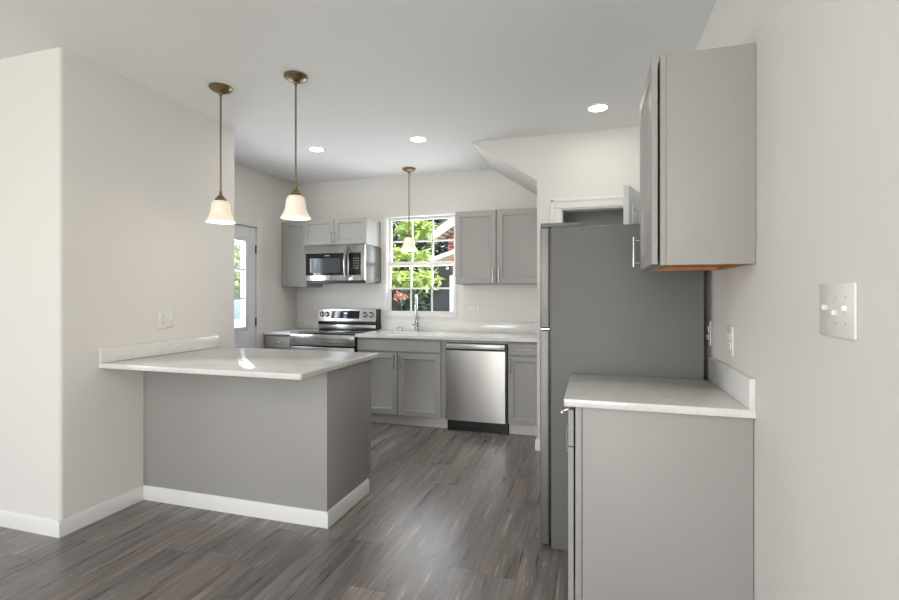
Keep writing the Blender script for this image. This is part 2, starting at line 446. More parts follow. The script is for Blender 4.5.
obj('door_knob', b, SSP, leaf)

# inner door: casing in the stair wall and its leaf swung into the kitchen
dr2 = struct('door_2', label='white inner door standing open behind the fridge', loc=(.1, YS, 0))
b = B()
for x0, x1 in ((OX0 - .084, OX0), (OX1, OX1 + .084)):
    b.box(x0, x1, YS - .016, YS, 0, OZ, .003)
b.box(OX0 - .084, OX1 + .084, YS - .016, YS, OZ, OZ + .082, .003)
for x0, x1 in ((OX0 - .084, OX0 - .06), (OX1 + .06, OX1 + .084)): b.box(x0, x1, YS - .022, YS - .014, 0, OZ + .078, .003)
b.box(OX0 - .084, OX1 + .084, YS - .022, YS - .014, OZ + .058, OZ + .082, .003)
b.box(OX0, OX0 + .012, YS, YS + .11, 0, OZ); b.box(OX1 - .012, OX1, YS, YS + .11, 0, OZ); b.box(OX0 + .012, OX1 - .012, YS, YS + .11, OZ - .012, OZ)
obj('door_casing', b, TRIM, dr2)
fe = Vector((.222, 3.40)); hg = Vector((.436, 4.062)); e2 = (hg - fe).normalized(); n2 = Vector((e2.y, -e2.x))
b = B(); Lw = (hg - fe).length
def leafbox(u0, u1, t0, t1, z0, z1):
    b.prism([tuple(fe + e2 * u + n2 * t) for u, t in ((u0, t0), (u1, t0), (u1, t1), (u0, t1))], 'z', z0, z1)
leafbox(0, Lw, -.0175, .0175, .012, 2.05)
lf2 = obj('door_leaf', b, DOORW, dr2)
b = B()
for z0, z1 in ((.2, .75), (.95, 1.55), (1.68, 1.93)):
    for u0, u1 in ((.09, Lw / 2 - .04), (Lw / 2 + .04, Lw - .09)):
        for sgn in (1, -1):
            for q0, q1, w0, w1 in ((u0, u1, z0, z0 + .02), (u0, u1, z1 - .02, z1), (u0, u0 + .02, z0 + .02, z1 - .02), (u1 - .02, u1, z0 + .02, z1 - .02)):
                leafbox(q0, q1, sgn * .0175, sgn * .0235, w0, w1)
obj('panel_moulding', b, DOORW, lf2)
b = B(); c = fe + e2 * .06
b.tube([(c.x - n2.x * .06, c.y - n2.y * .06, .95), (c.x + n2.x * .06, c.y + n2.y * .06, .95)], .012)
for s in (1, -1):
    q = c + n2 * s * .065; b.lathe([(.005, -.026), (.02, -.02), (.026, 0), (.02, .02), (.005, .026)], (q.x, q.y, .95), 20)
obj('door_knob', b, SSP, lf2)

# ------------------------------------------------------------------ cabinet helpers
SHAKER = [(0, .0015), (.0015, 0), (.056, 0), (.058, .003), (.068, .009)]
SHAK_S = [(0, .0015), (.0015, 0), (.045, 0), (.047, .003), (.056, .009)]
SLAB = [(0, .002), (.002, 0)]
def door_front(parent, a0, a1, b0, b1, front, face='-y', rings=SHAKER, name='door'):
    return obj(name, B().panel(a0, a1, b0, b1, front, rings, face), CAB, parent)
def bar_pull(parent, c, axis, out, length=.14, r=.005, so=.03):
    c = Vector(c); out = Vector(out); ax = {'x': Vector((1, 0, 0)), 'y': Vector((0, 1, 0)), 'z': Vector((0, 0, 1))}[axis]
    b = B(); k = c + out * so
    b.tube([k - ax * length / 2, k + ax * length / 2], r)
    for s in (-1, 1): b.tube([c + ax * s * length * .37, k + ax * s * length * .37], r * .85)
    return obj('handle', b, SSP, parent)

YD = 4.415; YC = 4.437      # door fronts / carcass fronts of the back run
def base_carcass(t, x0, x1, kick=True):
    b = B(); b.box(x0, x1, YC, YB - .004, .11, .884, .001)
    obj('carcass', b, CAB, t)
    if kick: obj('toe_kick', B().box(x0, x1, YC + .06, YC + .075, 0, .112), KICK, t)

# corner base cabinet left of the range
t = thing('base_cabinet', 'narrow grey base cabinet with one drawer, left of the range', 'cabinet', (-3.26, 4.74, 0), 'grey base cabinets')
base_carcass(t, XK + .002, -3.080)
d = door_front(t, -3.41, -3.10, .745, .868, YD, rings=SLAB, name='drawer'); bar_pull(d, (-3.255, YD, .808), 'x', (0, -1, 0), .13)
d = door_front(t, -3.41, -3.10, .115, .735, YD); bar_pull(d, (-3.135, YD, .62), 'z', (0, -1, 0))
# sink base
t = thing('sink_cabinet', 'wide grey two-door base cabinet under the sink', 'cabinet', (-1.83, 4.74, 0), 'grey base cabinets')
b = B(); b.box(-2.305, -2.287, YC, YB - .004, .11, .884); b.box(-1.42, -1.358, YC, YB - .004, .11, .884); b.box(-2.287, -1.42, YC, YC + .018, .11, .884); b.box(-2.287, -1.42, YC + .018, YB - .004, .11, .128); b.box(-2.287, -1.42, YB - .012, YB - .004, .128, .884)
obj('carcass', b, CAB, t)
obj('toe_kick', B().box(-2.305, -1.358, YC + .06, YC + .075, 0, .112), KICK, t)
obj('face_rail', B().box(-1.358, -.7485, YC - .004, YC + .016, .856, .884), CAB, t)
door_front(t, -2.298, -1.405, .750, .862, YD, rings=SLAB, name='false_drawer_front')
d = door_front(t, -2.298, -1.857, .115, .735, YD); bar_pull(d, (-1.885, YD, .645), 'z', (0, -1, 0))
d = door_front(t, -1.849, -1.405, .115, .735, YD); bar_pull(d, (-1.820, YD, .645), 'z', (0, -1, 0))
# drawer base beside the stair wall
t = thing('base_cabinet', 'narrow grey base cabinet with drawer over door, right of the dishwasher', 'cabinet', (-.595, 4.74, 0), 'grey base cabinets')
base_carcass(t, -.748, XS - .003)
d = door_front(t, -.740, XS - .006, .757, .862, YD, rings=SLAB, name='drawer'); bar_pull(d, (-.592, YD, .812), 'x', (0, -1, 0), .16)
d = door_front(t, -.740, XS - .006, .115, .740, YD, rings=SHAK_S); bar_pull(d, (-.722, YD, .655), 'z', (0, -1, 0))

# peninsula cabinet: plain back panel and end panel, white baseboard, doors on the kitchen side
t = thing('peninsula_cabinet', 'grey peninsula base with plain back panel and white baseboard', 'cabinet', (-2.1, 2.67, 0))
PX = -1.434; PY = 2.390
obj('carcass', B().box(XL + .002, PX - .018, PY + .012, 2.900, 0, .884).box(XL + .002, PX - .018, 2.900, 2.922, .11, .884), CAB, t)
obj('back_panel', B().box(XL + .002, PX, PY, PY + .012, 0, .884, .001), CAB, t)
obj('end_panel', B().box(PX - .018, PX, PY + .012, 2.900, 0, .884, .001).box(PX - .018, PX, 2.900, 2.922, .11, .884, .001), CAB, t)
obj('face_frame', B().box(XL + .002, PX - .003, 2.922, 2.962, .11, .884), CAB, t)
b = B(); b.prism([(PY - o, z) for o, z in bprof()], 'x', XL + .002, PX + .0135); b.prism([(PX + o, z) for o, z in bprof()], 'y', PY - .0135, 2.900)
obj('baseboard', b, TRIM, t)
obj('corner_strip', B().box(XL + .002, XL + .014, PY - .006, PY, .088, .884, .002), CAB, t)
for k in range(3):
    x0 = XL + .02 + k * .432; d = door_front(t, x0, x0 + .424, .757, .866, 2.984, '+y', SLAB, 'drawer'); bar_pull(d, (x0 + .212, 2.984, .81), 'x', (0, 1, 0))
    d = door_front(t, x0, x0 + .424, .118, .742, 2.984, '+y'); bar_pull(d, (x0 + .39, 2.984, .65), 'z', (0, 1, 0))
obj('toe_kick', B().box(XL + .002, PX - .02, 2.900, 2.912, 0, .11), KICK, t)

# base cabinet on the right wall
t = thing('base_cabinet', 'grey base cabinet in the right foreground, between wall and fridge', 'cabinet', (.25, 2.22, 0))
RY0, RY1 = 1.910, 2.500
obj('carcass', B().box(-.034, XR - .003, RY0 + .014, RY1, .11, .884).box(.03, XR - .003, RY0 + .014, RY1, 0, .11), CAB, t)
obj('side_panel', B().box(-.034, XR - .003, RY0, RY0 + .014, 0, .884, .0015), CAB, t)
obj('face_frame', B().box(-.060, -.036, RY0 - .002, RY1, .11, .884, .0015).box(-.060, -.036, RY0 - .002, RY0 + .02, 0, .11), CAB, t)
d = door_front(t, RY0 + .003, RY1 - .006, .727, .866, -.087, '-x', SLAB, 'drawer'); bar_pull(d, ((-.087), 2.10, .842), 'y', (-1, 0, -.35), .17)
d = door_front(t, RY0 + .003, RY1 - .006, .118, .722, -.087, '-x'); bar_pull(d, ((-.087), 2.46, .60), 'z', (-1, 0, 0))
obj('toe_kick', B().box(.016, .03, RY0 + .014, RY1, 0, .11), KICK, t)

# wall cabinets
def wall_cab(t, x0, x1, y0, z0, z1, wood=CAB):
    b = B()
    b.box(x0, x0 + .016, y0, YB, z0, z1); b.box(x1 - .016, x1, y0, YB, z0, z1); b.box(x0 + .016, x1 - .016, y0, YB, z1 - .016, z1)
    b.box(x0 + .016, x1 - .016, y0, y0 + .018, z0, z1 - .016); b.box(x0 + .016, x1 - .016, YB - .008, YB, z0, z1 - .016)
    obj('carcass', b, CAB, t)
    obj('bottom_panel', B().box(x0 + .016, x1 - .016, y0 + .018, YB - .008, z0 + .012, z0 + .026), wood, t)
t = thing('wall_cabinet', 'narrow grey wall cabinet in the back left corner beside the microwave', 'cabinet', (-3.26, 4.88, 1.402), 'grey wall cabinets on the back wall')
wall_cab(t, XK + .002, -3.088, 4.742, 1.402, 2.155)
d = door_front(t, -3.40, -3.095, 1.408, 2.149, 4.722, rings=SHAK_S)
t = thing('wall_cabinet', 'short grey two-door wall cabinet directly above the microwave', 'cabinet', (-2.70, 4.85, 1.862), 'grey wall cabinets on the back wall')
wall_cab(t, -3.085, -2.325, 4.672, 1.862, 2.152)
d = door_front(t, -3.080, -2.709, 1.867, 2.147, 4.652, rings=SHAK_S); bar_pull(d, (-2.726, 4.652, 1.945), 'z', (0, -1, 0), .12)
d = door_front(t, -2.702, -2.330, 1.867, 2.147, 4.652, rings=SHAK_S); bar_pull(d, (-2.685, 4.652, 1.945), 'z', (0, -1, 0), .12)
t = thing('wall_cabinet', 'tall grey two-door wall cabinet right of the kitchen window', 'cabinet', (-.9, 4.88, 1.425), 'grey wall cabinets on the back wall')
wall_cab(t, -1.345, XS - .003, 4.732, 1.425, 2.170)
d = door_front(t, -1.340, -.918, 1.430, 2.166, 4.712); bar_pull(d, (-.943, 4.712, 1.515), 'z', (0, -1, 0))
d = door_front(t, -.908, XS - .006, 1.430, 2.166, 4.712); bar_pull(d, (-.885, 4.712, 1.515), 'z', (0, -1, 0))
# wall cabinet on the right wall
t = thing('wall_cabinet', 'grey wall cabinet on the right wall above the foreground counter', 'cabinet', (.39, 2.12, 1.423))
UY0, UY1, UZ0, UZ1 = 1.890, 2.345, 1.423, 2.190
b = B(); b.box(.262, XR - .002, UY0, UY0 + .014, UZ0, UZ1, .001)
obj('side_panel', b, CAB, t)
b = B(); b.box(.262, XR - .002, UY1 - .014, UY1, UZ0, UZ1); b.box(.262, XR - .002, UY0 + .014, UY1 - .014, UZ1 - .016, UZ1); b.box(XR - .012, XR - .002, UY0 + .014, UY1 - .014, UZ0, UZ1 - .016)
obj('carcass', b, CAB, t)
b = B(); b.ringframe(UY0 - .002, UY1, UZ0, UZ1, .038, .241, .2615, 'x', .001)
obj('face_frame', b, CAB, t)
obj('bottom_panel', B().box(.262, XR - .012, UY0 + .014, UY1 - .014, UZ0 + .014, UZ0 + .028), ORANGE, t)
b = B().box(.262, .266, UY0 + .014, UY1 - .014, UZ0, UZ0 + .014).box(XR - .020, XR - .012, UY0 + .014, UY1 - .014, UZ0, UZ0 + .014).box(.266, XR - .020, UY1 - .022, UY1 - .014, UZ0, UZ0 + .014)
o_ = obj('raw_wood_rail', b, ORANGE, t)
d = door_front(t, UY0 + .004, UY1 - .004, UZ0 + .004, UZ1 - .004, .212, '-x'); bar_pull(d, (.212, 2.295, 1.508), 'z', (-1, 0, 0), .135)

# ------------------------------------------------------------------ worktops
def slab(poly, z0=.884, z1=.914): return B().prism(poly, 'z', z0, z1, .003)
PC = -1.408
t = thing('countertop', 'white quartz countertop of the peninsula with a wide overhang', 'countertop', (-2.09, 2.55, .884), 'white quartz countertops')
obj('worktop', slab([(XL + .001, 2.0965)] + rc(PC - .018, 2.0965 + .018, .018, -PI / 2, 0) + rc(PC - .018, 3.0157 - .018, .018, 0, PI / 2) + [(XL + .001, 3.0157)]), QZ, t)
obj('backsplash', B().box(XL + .001, XL + .021, 2.092, 3.035, .884, 1.000, .002).bm and B().box(XL + .001, XL + .021, 2.0965, 3.0157, .9145, 1.002, .002), QZ, t)
t = thing('countertop', 'short white quartz countertop in the back left corner beside the range', 'countertop', (-3.26, 4.72, .884), 'white quartz countertops')
obj('worktop', slab([(XK + .001, 4.395), (-3.080, 4.395), (-3.080, YB - .001), (XK + .001, YB - .001)]), QZ, t)
obj('backsplash', B().box(XK + .001, -3.080, YB - .021, YB - .001, .9145, 1.018, .002), QZ, t)
t = thing('countertop', 'long white quartz countertop along the back wall holding the sink', 'countertop', (-1.38, 4.72, .884), 'white quartz countertops')
SX0, SX1, SY0, SY1 = -2.12, -1.52, 4.50, 4.87
b = B()
x0, x1 = -2.312, XS - .002
for a in ((x0, SX0, 4.395, YB - .001), (SX1, x1, 4.395, YB - .001), (SX0, SX1, 4.395, SY0), (SX0, SX1, SY1, YB - .001)):
    b.box(a[0], a[1], a[2], a[3], .884, .914)
bmesh.ops.remove_doubles(b.bm, verts=b.bm.verts, dist=.0001)
obj('worktop', b, QZ, t)
obj('backsplash', B().box(x0, x1, YB - .021, YB - .001, .9145, 1.022, .002), QZ, t)
t = thing('countertop', 'white quartz countertop on the right wall in front of the fridge', 'countertop', (.22, 2.21, .884), 'white quartz countertops')
obj('worktop', slab([(XR - .001, 1.891)] + [(XR - .001, 2.505), (-.103, 2.505)] + rc(-.103 + .008, 1.891 + .008, .008, PI, 1.5 * PI)), QZ, t)
obj('backsplash', B().box(XR - .021, XR - .001, 1.891, 2.505, .9145, 1.022, .002), QZ, t)

# sink, faucet, dispenser
b = B(); g = .012
b.box(SX0 - g, SX0, SY0 - g, SY1 + g, .70, .8838); b.box(SX1, SX1 + g, SY0 - g, SY1 + g, .70, .8838)
b.box(SX0, SX1, SY0 - g, SY0, .70, .8838); b.box(SX0, SX1, SY1, SY1 + g, .70, .8838); b.box(SX0, SX1, SY0, SY1, .70, .712)
t = thing('sink', 'single-bowl sink set under the back counter cut-out', 'sink', (-1.82, 4.685, .70))
obj('basin', b, SINKW, t)
obj('drain', B().lathe([(.045, .0), (.045, .004), (.03, .004), (.028, .002)], (-1.82, 4.70, .712), 24), CHROME, t)
t = thing('faucet', 'chrome pull-down faucet with tall arched spout behind the sink', 'faucet', (-1.855, 4.955, .914))
FX, FY, FZ = -1.855, 4.955, .9145
obj('base', B().lathe([(.027, 0), (.027, .006), (.022, .012), (.022, .055), (.026, .06), (.026, .095), (.018, .105), (.014, .115)], (FX, FY, FZ), 24), CHROME, t)
pts = [(FX, FY, 1.02), (FX, FY, 1.22)] + [(FX + .32 * .085 * (1 - math.cos(a)), FY - .93 * .085 * (1 - math.cos(a)), 1.22 + .085 * math.sin(a)) for a in [PI * k / 10 for k in range(1, 11)]]
obj('spout', B().tube(pts, .0125, 14), CHROME, t)
e = pts[-1]
obj('spray_head', B().lathe([(.013, 0), (.016, -.02), (.017, -.07), (.0195, -.10), (.0195, -.112), (.012, -.114)], (e[0], e[1], e[2]), 20), CHROME, t)
obj('lever', B().tube([(FX - .02, FY, .992), (FX - .05, FY - .01, .995)], .010).tube([(FX + .012, FY - .015, 1.02), (FX + .04, FY - .03, 1.075)], .006), CHROME, t)
t = thing('soap_dispenser', 'small low chrome dispenser head left of the faucet', 'dispenser', (-2.035, 4.93, .914))
obj('collar', B().lathe([(.022, 0), (.022, .006), (.012, .012), (.010, .03)], (-2.035, 4.93, .9145), 20), CHROME, t)
obj('spout', B().lathe([(.010, .028), (.013, .032), (.012, .046), (.004, .05)], (-2.035, 4.93, .914), 16).tube([(-2.035, 4.93, .950), (-2.045, 4.89, .955), (-2.05, 4.86, .945)], .006), CHROME, t)

# ------------------------------------------------------------------ refrigerator
FY0, FY1 = 2.513, 3.285
t = thing('refrigerator', 'tall grey and stainless top-freezer refrigerator beside the right counter', 'refrigerator', (.15, 2.91, 0))
obj('body', B().box(-.200, .512, FY0, FY1, .004, 1.664, .004), FRSIDE, t)
obj('door_gasket', B().box(-.210, -.198, FY0 + .010, FY1 - .010, .06, 1.655), BLACK, t)
for nm, z0, z1 in (('freezer_door', 1.142, 1.664), ('fridge_door', .020, 1.132)):
    d = obj(nm, B().box(-.256, -.209, FY0 - .002, FY1, z0, z1, .007, 3), FRSTEEL, t)
    hz = (z0 + .04, z0 + .34) if nm == 'freezer_door' else (z1 - .42, z1 - .04)
    hb = B().box(-.292, -.280, FY1 - .07, FY1 - .045, hz[0], hz[1], .004)
    for z in (hz[0] + .02, hz[1] - .02): hb.box(-.281, -.2555, FY1 - .067, FY1 - .048, z - .012, z + .012)
    obj('handle', hb, FRSTEEL, d)
obj('hinge_cover', B().box(-.255, -.048, FY0 + .002, FY0 + .075, 1.6645, 1.686, .003), FRSIDE, t)
obj('hinge', B().box(-.250, -.190, FY0 + .01, FY0 + .05, 1.135, 1.139), SSP, t)
obj('base_grille', B().box(-.205, -.190, FY0 + .02, FY1 - .02, .003, .020), BLACK, t)
for x, y in ((-.17, FY0 + .05), (-.17, FY1 - .05), (.45, FY0 + .05), (.45, FY1 - .05)):
    obj('foot', B().lathe([(.02, 0), (.02, .015), (.01, .016), (.01, .02)], (x, y, 0), 16), BLACK, t)

# ------------------------------------------------------------------ dishwasher
t = thing('dishwasher', 'stainless steel dishwasher with a black toe kick in the back run', 'dishwasher', (-1.055, 4.74, 0))
DX0, DX1 = -1.352, -.758
obj('tub', B().box(DX0, DX1, 4.447, 5.0, .11, .853), BLACK, t)
b = B()     # pillow-shaped door skin
n = 24; dx0, dx1, dz0, dz1 = DX0 + .006, DX1 - .014, .112, .782
def dwp(u, v):
    p, q = 2 * u - 1, 2 * v - 1
    return 4.411 - .010 * (1 - abs(p) ** 2.6) * (1 - .45 * q * q)
gv_ = [[b.bm.verts.new((dx0 + (dx1 - dx0) * i / n, dwp(i / n, j / n), dz0 + (dz1 - dz0) * j / n)) for i in range(n + 1)] for j in range(n + 1)]
for j in range(n):
    for i in range(n): b.bm.faces.new((gv_[j][i], gv_[j][i + 1], gv_[j + 1][i + 1], gv_[j + 1][i]))
rim = gv_[0] + [gv_[j][n] for j in range(1, n + 1)] + gv_[n][n - 1::-1] + [gv_[j][0] for j in range(n - 1, 0, -1)]
bk = [b.bm.verts.new((v.co.x, 4.446, v.co.z)) for v in rim]
for i in range(len(rim)): b.bm.faces.new((rim[i], bk[i], bk[(i + 1) % len(rim)], rim[(i + 1) % len(rim)]))
b.bm.faces.new(bk)
bmesh.ops.recalc_face_normals(b.bm, faces=b.bm.faces)
d = obj('door', b, SSV, t, 60)
obj('pocket_handle', B().box(DX0 + .006, DX1 - .014, 4.425, 4.446, .782, .802), BLACK, d)
c_ = obj('control_strip', B().box(DX0 + .006, DX1 - .014, 4.400, 4.446, .800, .846, .004), plain('light_steel_strip', (196, 195, 192), .3, .5), t)
obj('emblem', B().box(-1.315, -1.280, 4.3990, 4.4001, .820, .826), GREYMARK, c_)
for k in range(8): obj('button_mark', B().box(-1.06 + k * .03, -1.044 + k * .03, 4.3990, 4.4001, .826, .829), GREYMARK, c_)
obj('indicator', B().box(-.812, -.800, 4.3990, 4.4001, .820, .830), GREYMARK, c_)
obj('toe_kick', B().box(DX0, DX1, 4.475, 4.490, 0, .109), BLACK, t)

# ------------------------------------------------------------------ range
RX0, RX1 = -3.072, -2.316
t = thing('range', 'stainless steel freestanding electric range under the microwave', 'stove', (-2.695, 4.70, 0))
obj('body', B().box(RX0, RX1, 4.44, 5.015, .04, .900), plain('dark_grey_range_side', (52, 52, 53), .4), t)
obj('cooktop', B().box(RX0, RX1, 4.385, 4.93, .900, .917, .003), BLKGL, t)
b = B()     # sloped front strip with a recessed panel
b.box(RX0, RX1, 4.372, 4.44, .786, .902, .004)
f = obj('front_strip', b, SS, t)
obj('vent_recess', B().ringframe(RX0 + .05, RX1 - .06, .812, .862, .006, 4.369, 4.3735, 'y', .001), plain('steel_edge', (120, 118, 115), .35, 1), f)
d = obj('oven_door', B().box(RX0 + .004, RX1 - .004, 4.380, 4.438, .28, .770, .004), SS, t)
obj('oven_window', B().box(RX0 + .10, RX1 - .10, 4.377, 4.381, .36, .66), BLKGL, d)
hb = B().tube([(RX0 + .04, 4.335, .725), (RX1 - .04, 4.335, .725)], .012)
for x in (RX0 + .07, RX1 - .07): hb.tube([(x, 4.381, .725), (x, 4.335, .725)], .009)
obj('handle', hb, SS, d)
obj('storage_drawer', B().box(RX0 + .004, RX1 - .004, 4.385, 4.438, .06, .270, .004), SS, t)
for x in (RX0 + .05, RX1 - .05):
    for y in (4.48, 4.97): obj('foot', B().lathe([(.018, 0), (.018, .012), (.009, .014), (.009, .042)], (x, y, 0), 12), BLACK, t)
BX0, BX1 = -3.079, -2.335
def bgp(y0, z0, z1, y1, th): return [(y0, z0), (y1, z1), (y1 + th, z1), (y0 + th, z0)]
obj('lower_backguard', B().box(BX0 + .004, BX1 - .004, 4.935, 5.015, .917, .972, .001), SS, t)
obj('vent_slot', B().box(BX0 + .006, BX1 - .004, 4.925, 5.015, .972, 1.012, .002), BLACK, t)
b = B(); b.prism([(4.925, 1.012), (4.950, 1.150), (4.958, 1.155), (5.015, 1.155), (5.015, 1.012)], 'x', BX0, BX1)
bg = obj('backguard', b, SS, t)
obj('side_cap', B().box(BX1, BX1 + .018, 4.93, 5.030, .93, 1.152, .003), BLACK, t)
slope = (4.950 - 4.925) / (1.150 - 1.012)
def onbg(z): return 4.925 + (z - 1.012) * slope
b = B(); b.prism([(onbg(1.042) - .003, 1.042), (onbg(1.132) - .003, 1.132), (onbg(1.132) + .004, 1.132), (onbg(1.042) + .004, 1.042)], 'x', -2.915, -2.545)
ds = obj('display_panel', b, BLKGL, bg)
b = B(); zz = 1.095
for k, w in ((0, .010), (1, .010), (2, .010)): b.prism([(onbg(zz) - .0042, zz), (onbg(zz + .014) - .0042, zz + .014), (onbg(zz + .014) - .002, zz + .014), (onbg(zz) - .002, zz)], 'x', -2.742 + k * .015, -2.742 + k * .015 + w)
obj('clock_digits', b, emit('display_glow', (205, 225, 240), 1.2), ds)
for x in (-3.028, -2.958, -2.478, -2.398):
    z = 1.087; k = obj('knob', B().lathe([(.030, .004), (.030, -.006), (.024, -.010), (.022, -.028), (.018, -.032), (.003, -.032)], (x, onbg(z), z), 24, 'y'), SSP, bg)
    obj('knob_ring', B().lathe([(.034, .004), (.034, -.003), (.031, -.003), (.031, .004)], (x, onbg(z), z), 24, 'y', False), BLACK, k)
    obj('knob_grip', B().box(x - .004, x + .004, onbg(z) - .037, onbg(z) - .030, z - .018, z + .018, .001), BLACK if x < -2.7 else SSP, k)

# ------------------------------------------------------------------ microwave
MX0, MX1, MZ0, MZ1 = -3.058, -2.318, 1.458, 1.855
t = thing('microwave', 'stainless steel over-the-range microwave under the short wall cabinet', 'microwave', (-2.69, 4.83, MZ0))
obj('body', B().box(MX0, MX1, 4.655, YB - .002, MZ0, MZ1, .002), MWSIDE, t)
obj('bottom_plate', B().box(MX0 + .01, MX1 - .01, 4.66, YB - .03, MZ0 - .012, MZ0), BLACK, t)
d = obj('door', B().box(MX0, -2.512, 4.620, 4.654, MZ0 + .012, MZ1, .004), SS, t)
gl = obj('black_glass_panel', B().box(MX0 + .022, -2.535, 4.617, 4.6205, 1.528, 1.770, .001), BLKGL, d)
obj('viewing_window', B().box(MX0 + .075, -2.61, 4.6155, 4.6175, 1.555, 1.715), MWWIN, gl)
obj('emblem', B().box(-2.80, -2.74, 4.6158, 4.6172, 1.738, 1.748), GREYMARK, gl)
cp = obj('control_panel', B().box(-2.508, MX1, 4.622, 4.654, MZ0 + .012, MZ1, .003), SS, t)
kp = obj('keypad_glass', B().box(-2.505, -2.365, 4.618, 4.6225, 1.528, 1.770, .001), BLKGL, cp)
b = B()
for r in range(5):
    for c in range(3): b.box(-2.452 + c * .026, -2.440 + c * .026, 4.6170, 4.6182, 1.60 + r * .026, 1.608 + r * .026)
obj('key_marks', b, GREYMARK, kp)
hp = [(-2.528, 4.622, 1.495), (-2.530, 4.592, 1.505), (-2.534, 4.575, 1.56), (-2.536, 4.570, 1.655), (-2.532, 4.575, 1.75), (-2.524, 4.590, 1.812), (-2.520, 4.622, 1.822)]
obj('handle', B().tube(hp, .0125, 12), CHROME, d)

# ------------------------------------------------------------------ lamps
SHADE = NT('frosted_glass_shade')
SHADE.p.inputs['Base Color'].default_value = lin((250, 240, 224)); SHADE.p.inputs['Roughness'].default_value = .3
SHADE.p.inputs['Emission Color'].default_value = lin((255, 228, 196)); SHADE.p.inputs['Emission Strength'].default_value = .22
SHADE = SHADE.m
BULB = emit('lit_bulb', (255, 236, 205), 3.0)
def pendant(x, y, zb, label):
    t = thing('pendant_light', label, 'pendant light', (x, y, zb), 'brass pendant lights with bell shades')
    obj('canopy', B().lathe([(.071, H - .0005), (.072, H - .008), (.066, H - .017), (.050, H - .028), (.028, H - .036), (.013, H - .040), (.011, H - .055), (.006, H - .060)], (x, y, 0), 36), BRASS, t)
    obj('rod', B().tube([(x, y, zb + .185), (x, y, H - .045)], .0056), BRASS, t)
    obj('socket_cap', B().lathe([(.009, .20), (.011, .175), (.022, .168), (.024, .160), (.034, .152), (.036, .142), (.030, .138)], (x, y, zb), 28), BRASS, t)
    pr = [(.028, .140), (.042, .137), (.054, .126), (.061, .108), (.0635, .088), (.065, .068), (.070, .048), (.080, .027), (.092, .010), (.097, .003), (.0965, .0)]
    pr = [(r * .935, h) for r, h in pr]; pr = pr + [(r - .004, h) for r, h in pr[::-1]]
    s = obj('shade', B().lathe(pr, (x, y, zb), 40, close=False), SHADE, t, 60)
    obj('bulb', B().lathe([(.010, .13), (.014, .10), (.026, .07), (.029, .05), (.024, .03), (.012, .02), (.002, .018)], (x, y, zb), 20), BULB, t)
    ld = bpy.data.lights.new('bulb_light', 'POINT'); ld.energy = .7; ld.color = (1, .86, .68); ld.shadow_soft_size = .03
    lo = bpy.data.objects.new('bulb_light', ld); COL.objects.link(lo); lo.parent = t; lo.location = (0, 0, -.03)
pendant(-2.307, 2.546, 1.786, 'brass pendant with lit bell shade over the peninsula, nearer the stub wall')
pendant(-1.745, 2.546, 1.786, 'brass pendant with lit bell shade over the peninsula, nearer its free end')
pendant(-1.866, 4.757, 1.788, 'brass pendant with bell shade hanging before the kitchen window')
LENS = emit('led_lens', (255, 250, 240), 12.0)
def can(x, y, label, p=3.5):
    t = thing('recessed_light', label, 'ceiling light', (x, y, H), 'lit recessed ceiling lights')
    obj('trim_ring', B().lathe([(.062, -.003), (.066, -.006), (.082, -.003), (.084, 0)], (x, y, H - .0005), 36, close=False), TRIM, t)
    obj('lens', B().lathe([(.0, -.0045), (.064, -.0045), (.064, -.001), (0, -.001)], (x, y, H - .0005), 36, close=False), LENS, t)
    ld = bpy.data.lights.new('downlight', 'AREA'); ld.shape = 'DISK'; ld.size = .12; ld.energy = p; ld.color = (1, .95, .87)
    lo = bpy.data.objects.new('downlight', ld); COL.objects.link(lo); lo.parent = t; lo.location = (0, 0, -.012)
can(-2.436, 3.878, 'lit recessed light in the ceiling in front of the range')
can(-1.439, 3.879, 'lit recessed light in the ceiling in front of sink and dishwasher')
can(.045, 3.60, 'lit recessed light in the ceiling above the refrigerator', 2.0)

# ------------------------------------------------------------------ wall plates
def plate(face, c, w, h, gangs, label, cat, group=None):
    """face '+x' on a wall looking to +x etc.; gangs: list of 'outlet' / 'up' / 'down' from low to high coordinate"""
    c = Vector(c); sg = -1 if face in ('-x', '-y') else 1
    nm = 'outlet' if gangs == ['outlet'] else 'switch_plate'
    t = thing(nm, label, cat, tuple(c), group)
    def bx(b, u0, u1, z0, z1, d0, d1, bev=0):
        if face[1] == 'x': b.box(*sorted((c.x + sg * d0, c.x + sg * d1)), c.y + u0, c.y + u1, c.z + z0, c.z + z1, bev)
        else: b.box(c.x + u0, c.x + u1, *sorted((c.y + sg * d0, c.y + sg * d1)), c.z + z0, c.z + z1, bev)
        return b
    obj('plate', bx(B(), -w / 2, w / 2, -h / 2, h / 2, .0005, .006, .002), PLASTIC, t)
    n = len(gangs)
    for i, g in enumerate(gangs):
        u = (i - (n - 1) / 2) * .046
        if g == 'outlet':
            for s in (-1, 1):
                o = obj('receptacle', bx(B(), u - .016, u + .016, s * .019 - .014, s * .019 + .014, .006, .0075, .003), PLASTIC, t)
                sl = B(); bx(sl, u - .0075, u - .0055, s * .019 - .002, s * .019 + .007, .0072, .0078); bx(sl, u + .0055, u + .0075, s * .019 - .002, s * .019 + .006, .0072, .0078); bx(sl, u - .002, u + .002, s * .019 - .009, s * .019 - .005, .0072, .0078)
                obj('slots', sl, SLOT, o)
        else:
            k = 1 if g == 'up' else -1
            b = B(); bx(b, u - .005, u + .005, min(0, k * .011) - .001, max(0, k * .011) + .001, .005, .016, .002)
            obj('toggle', b, PLASTIC, t)
            for s in (-1, 1): obj('screw', bx(B(), u - .0025, u + .0025, s * .030 - .0025, s * .030 + .0025, .0055, .0066), SCREW, t)
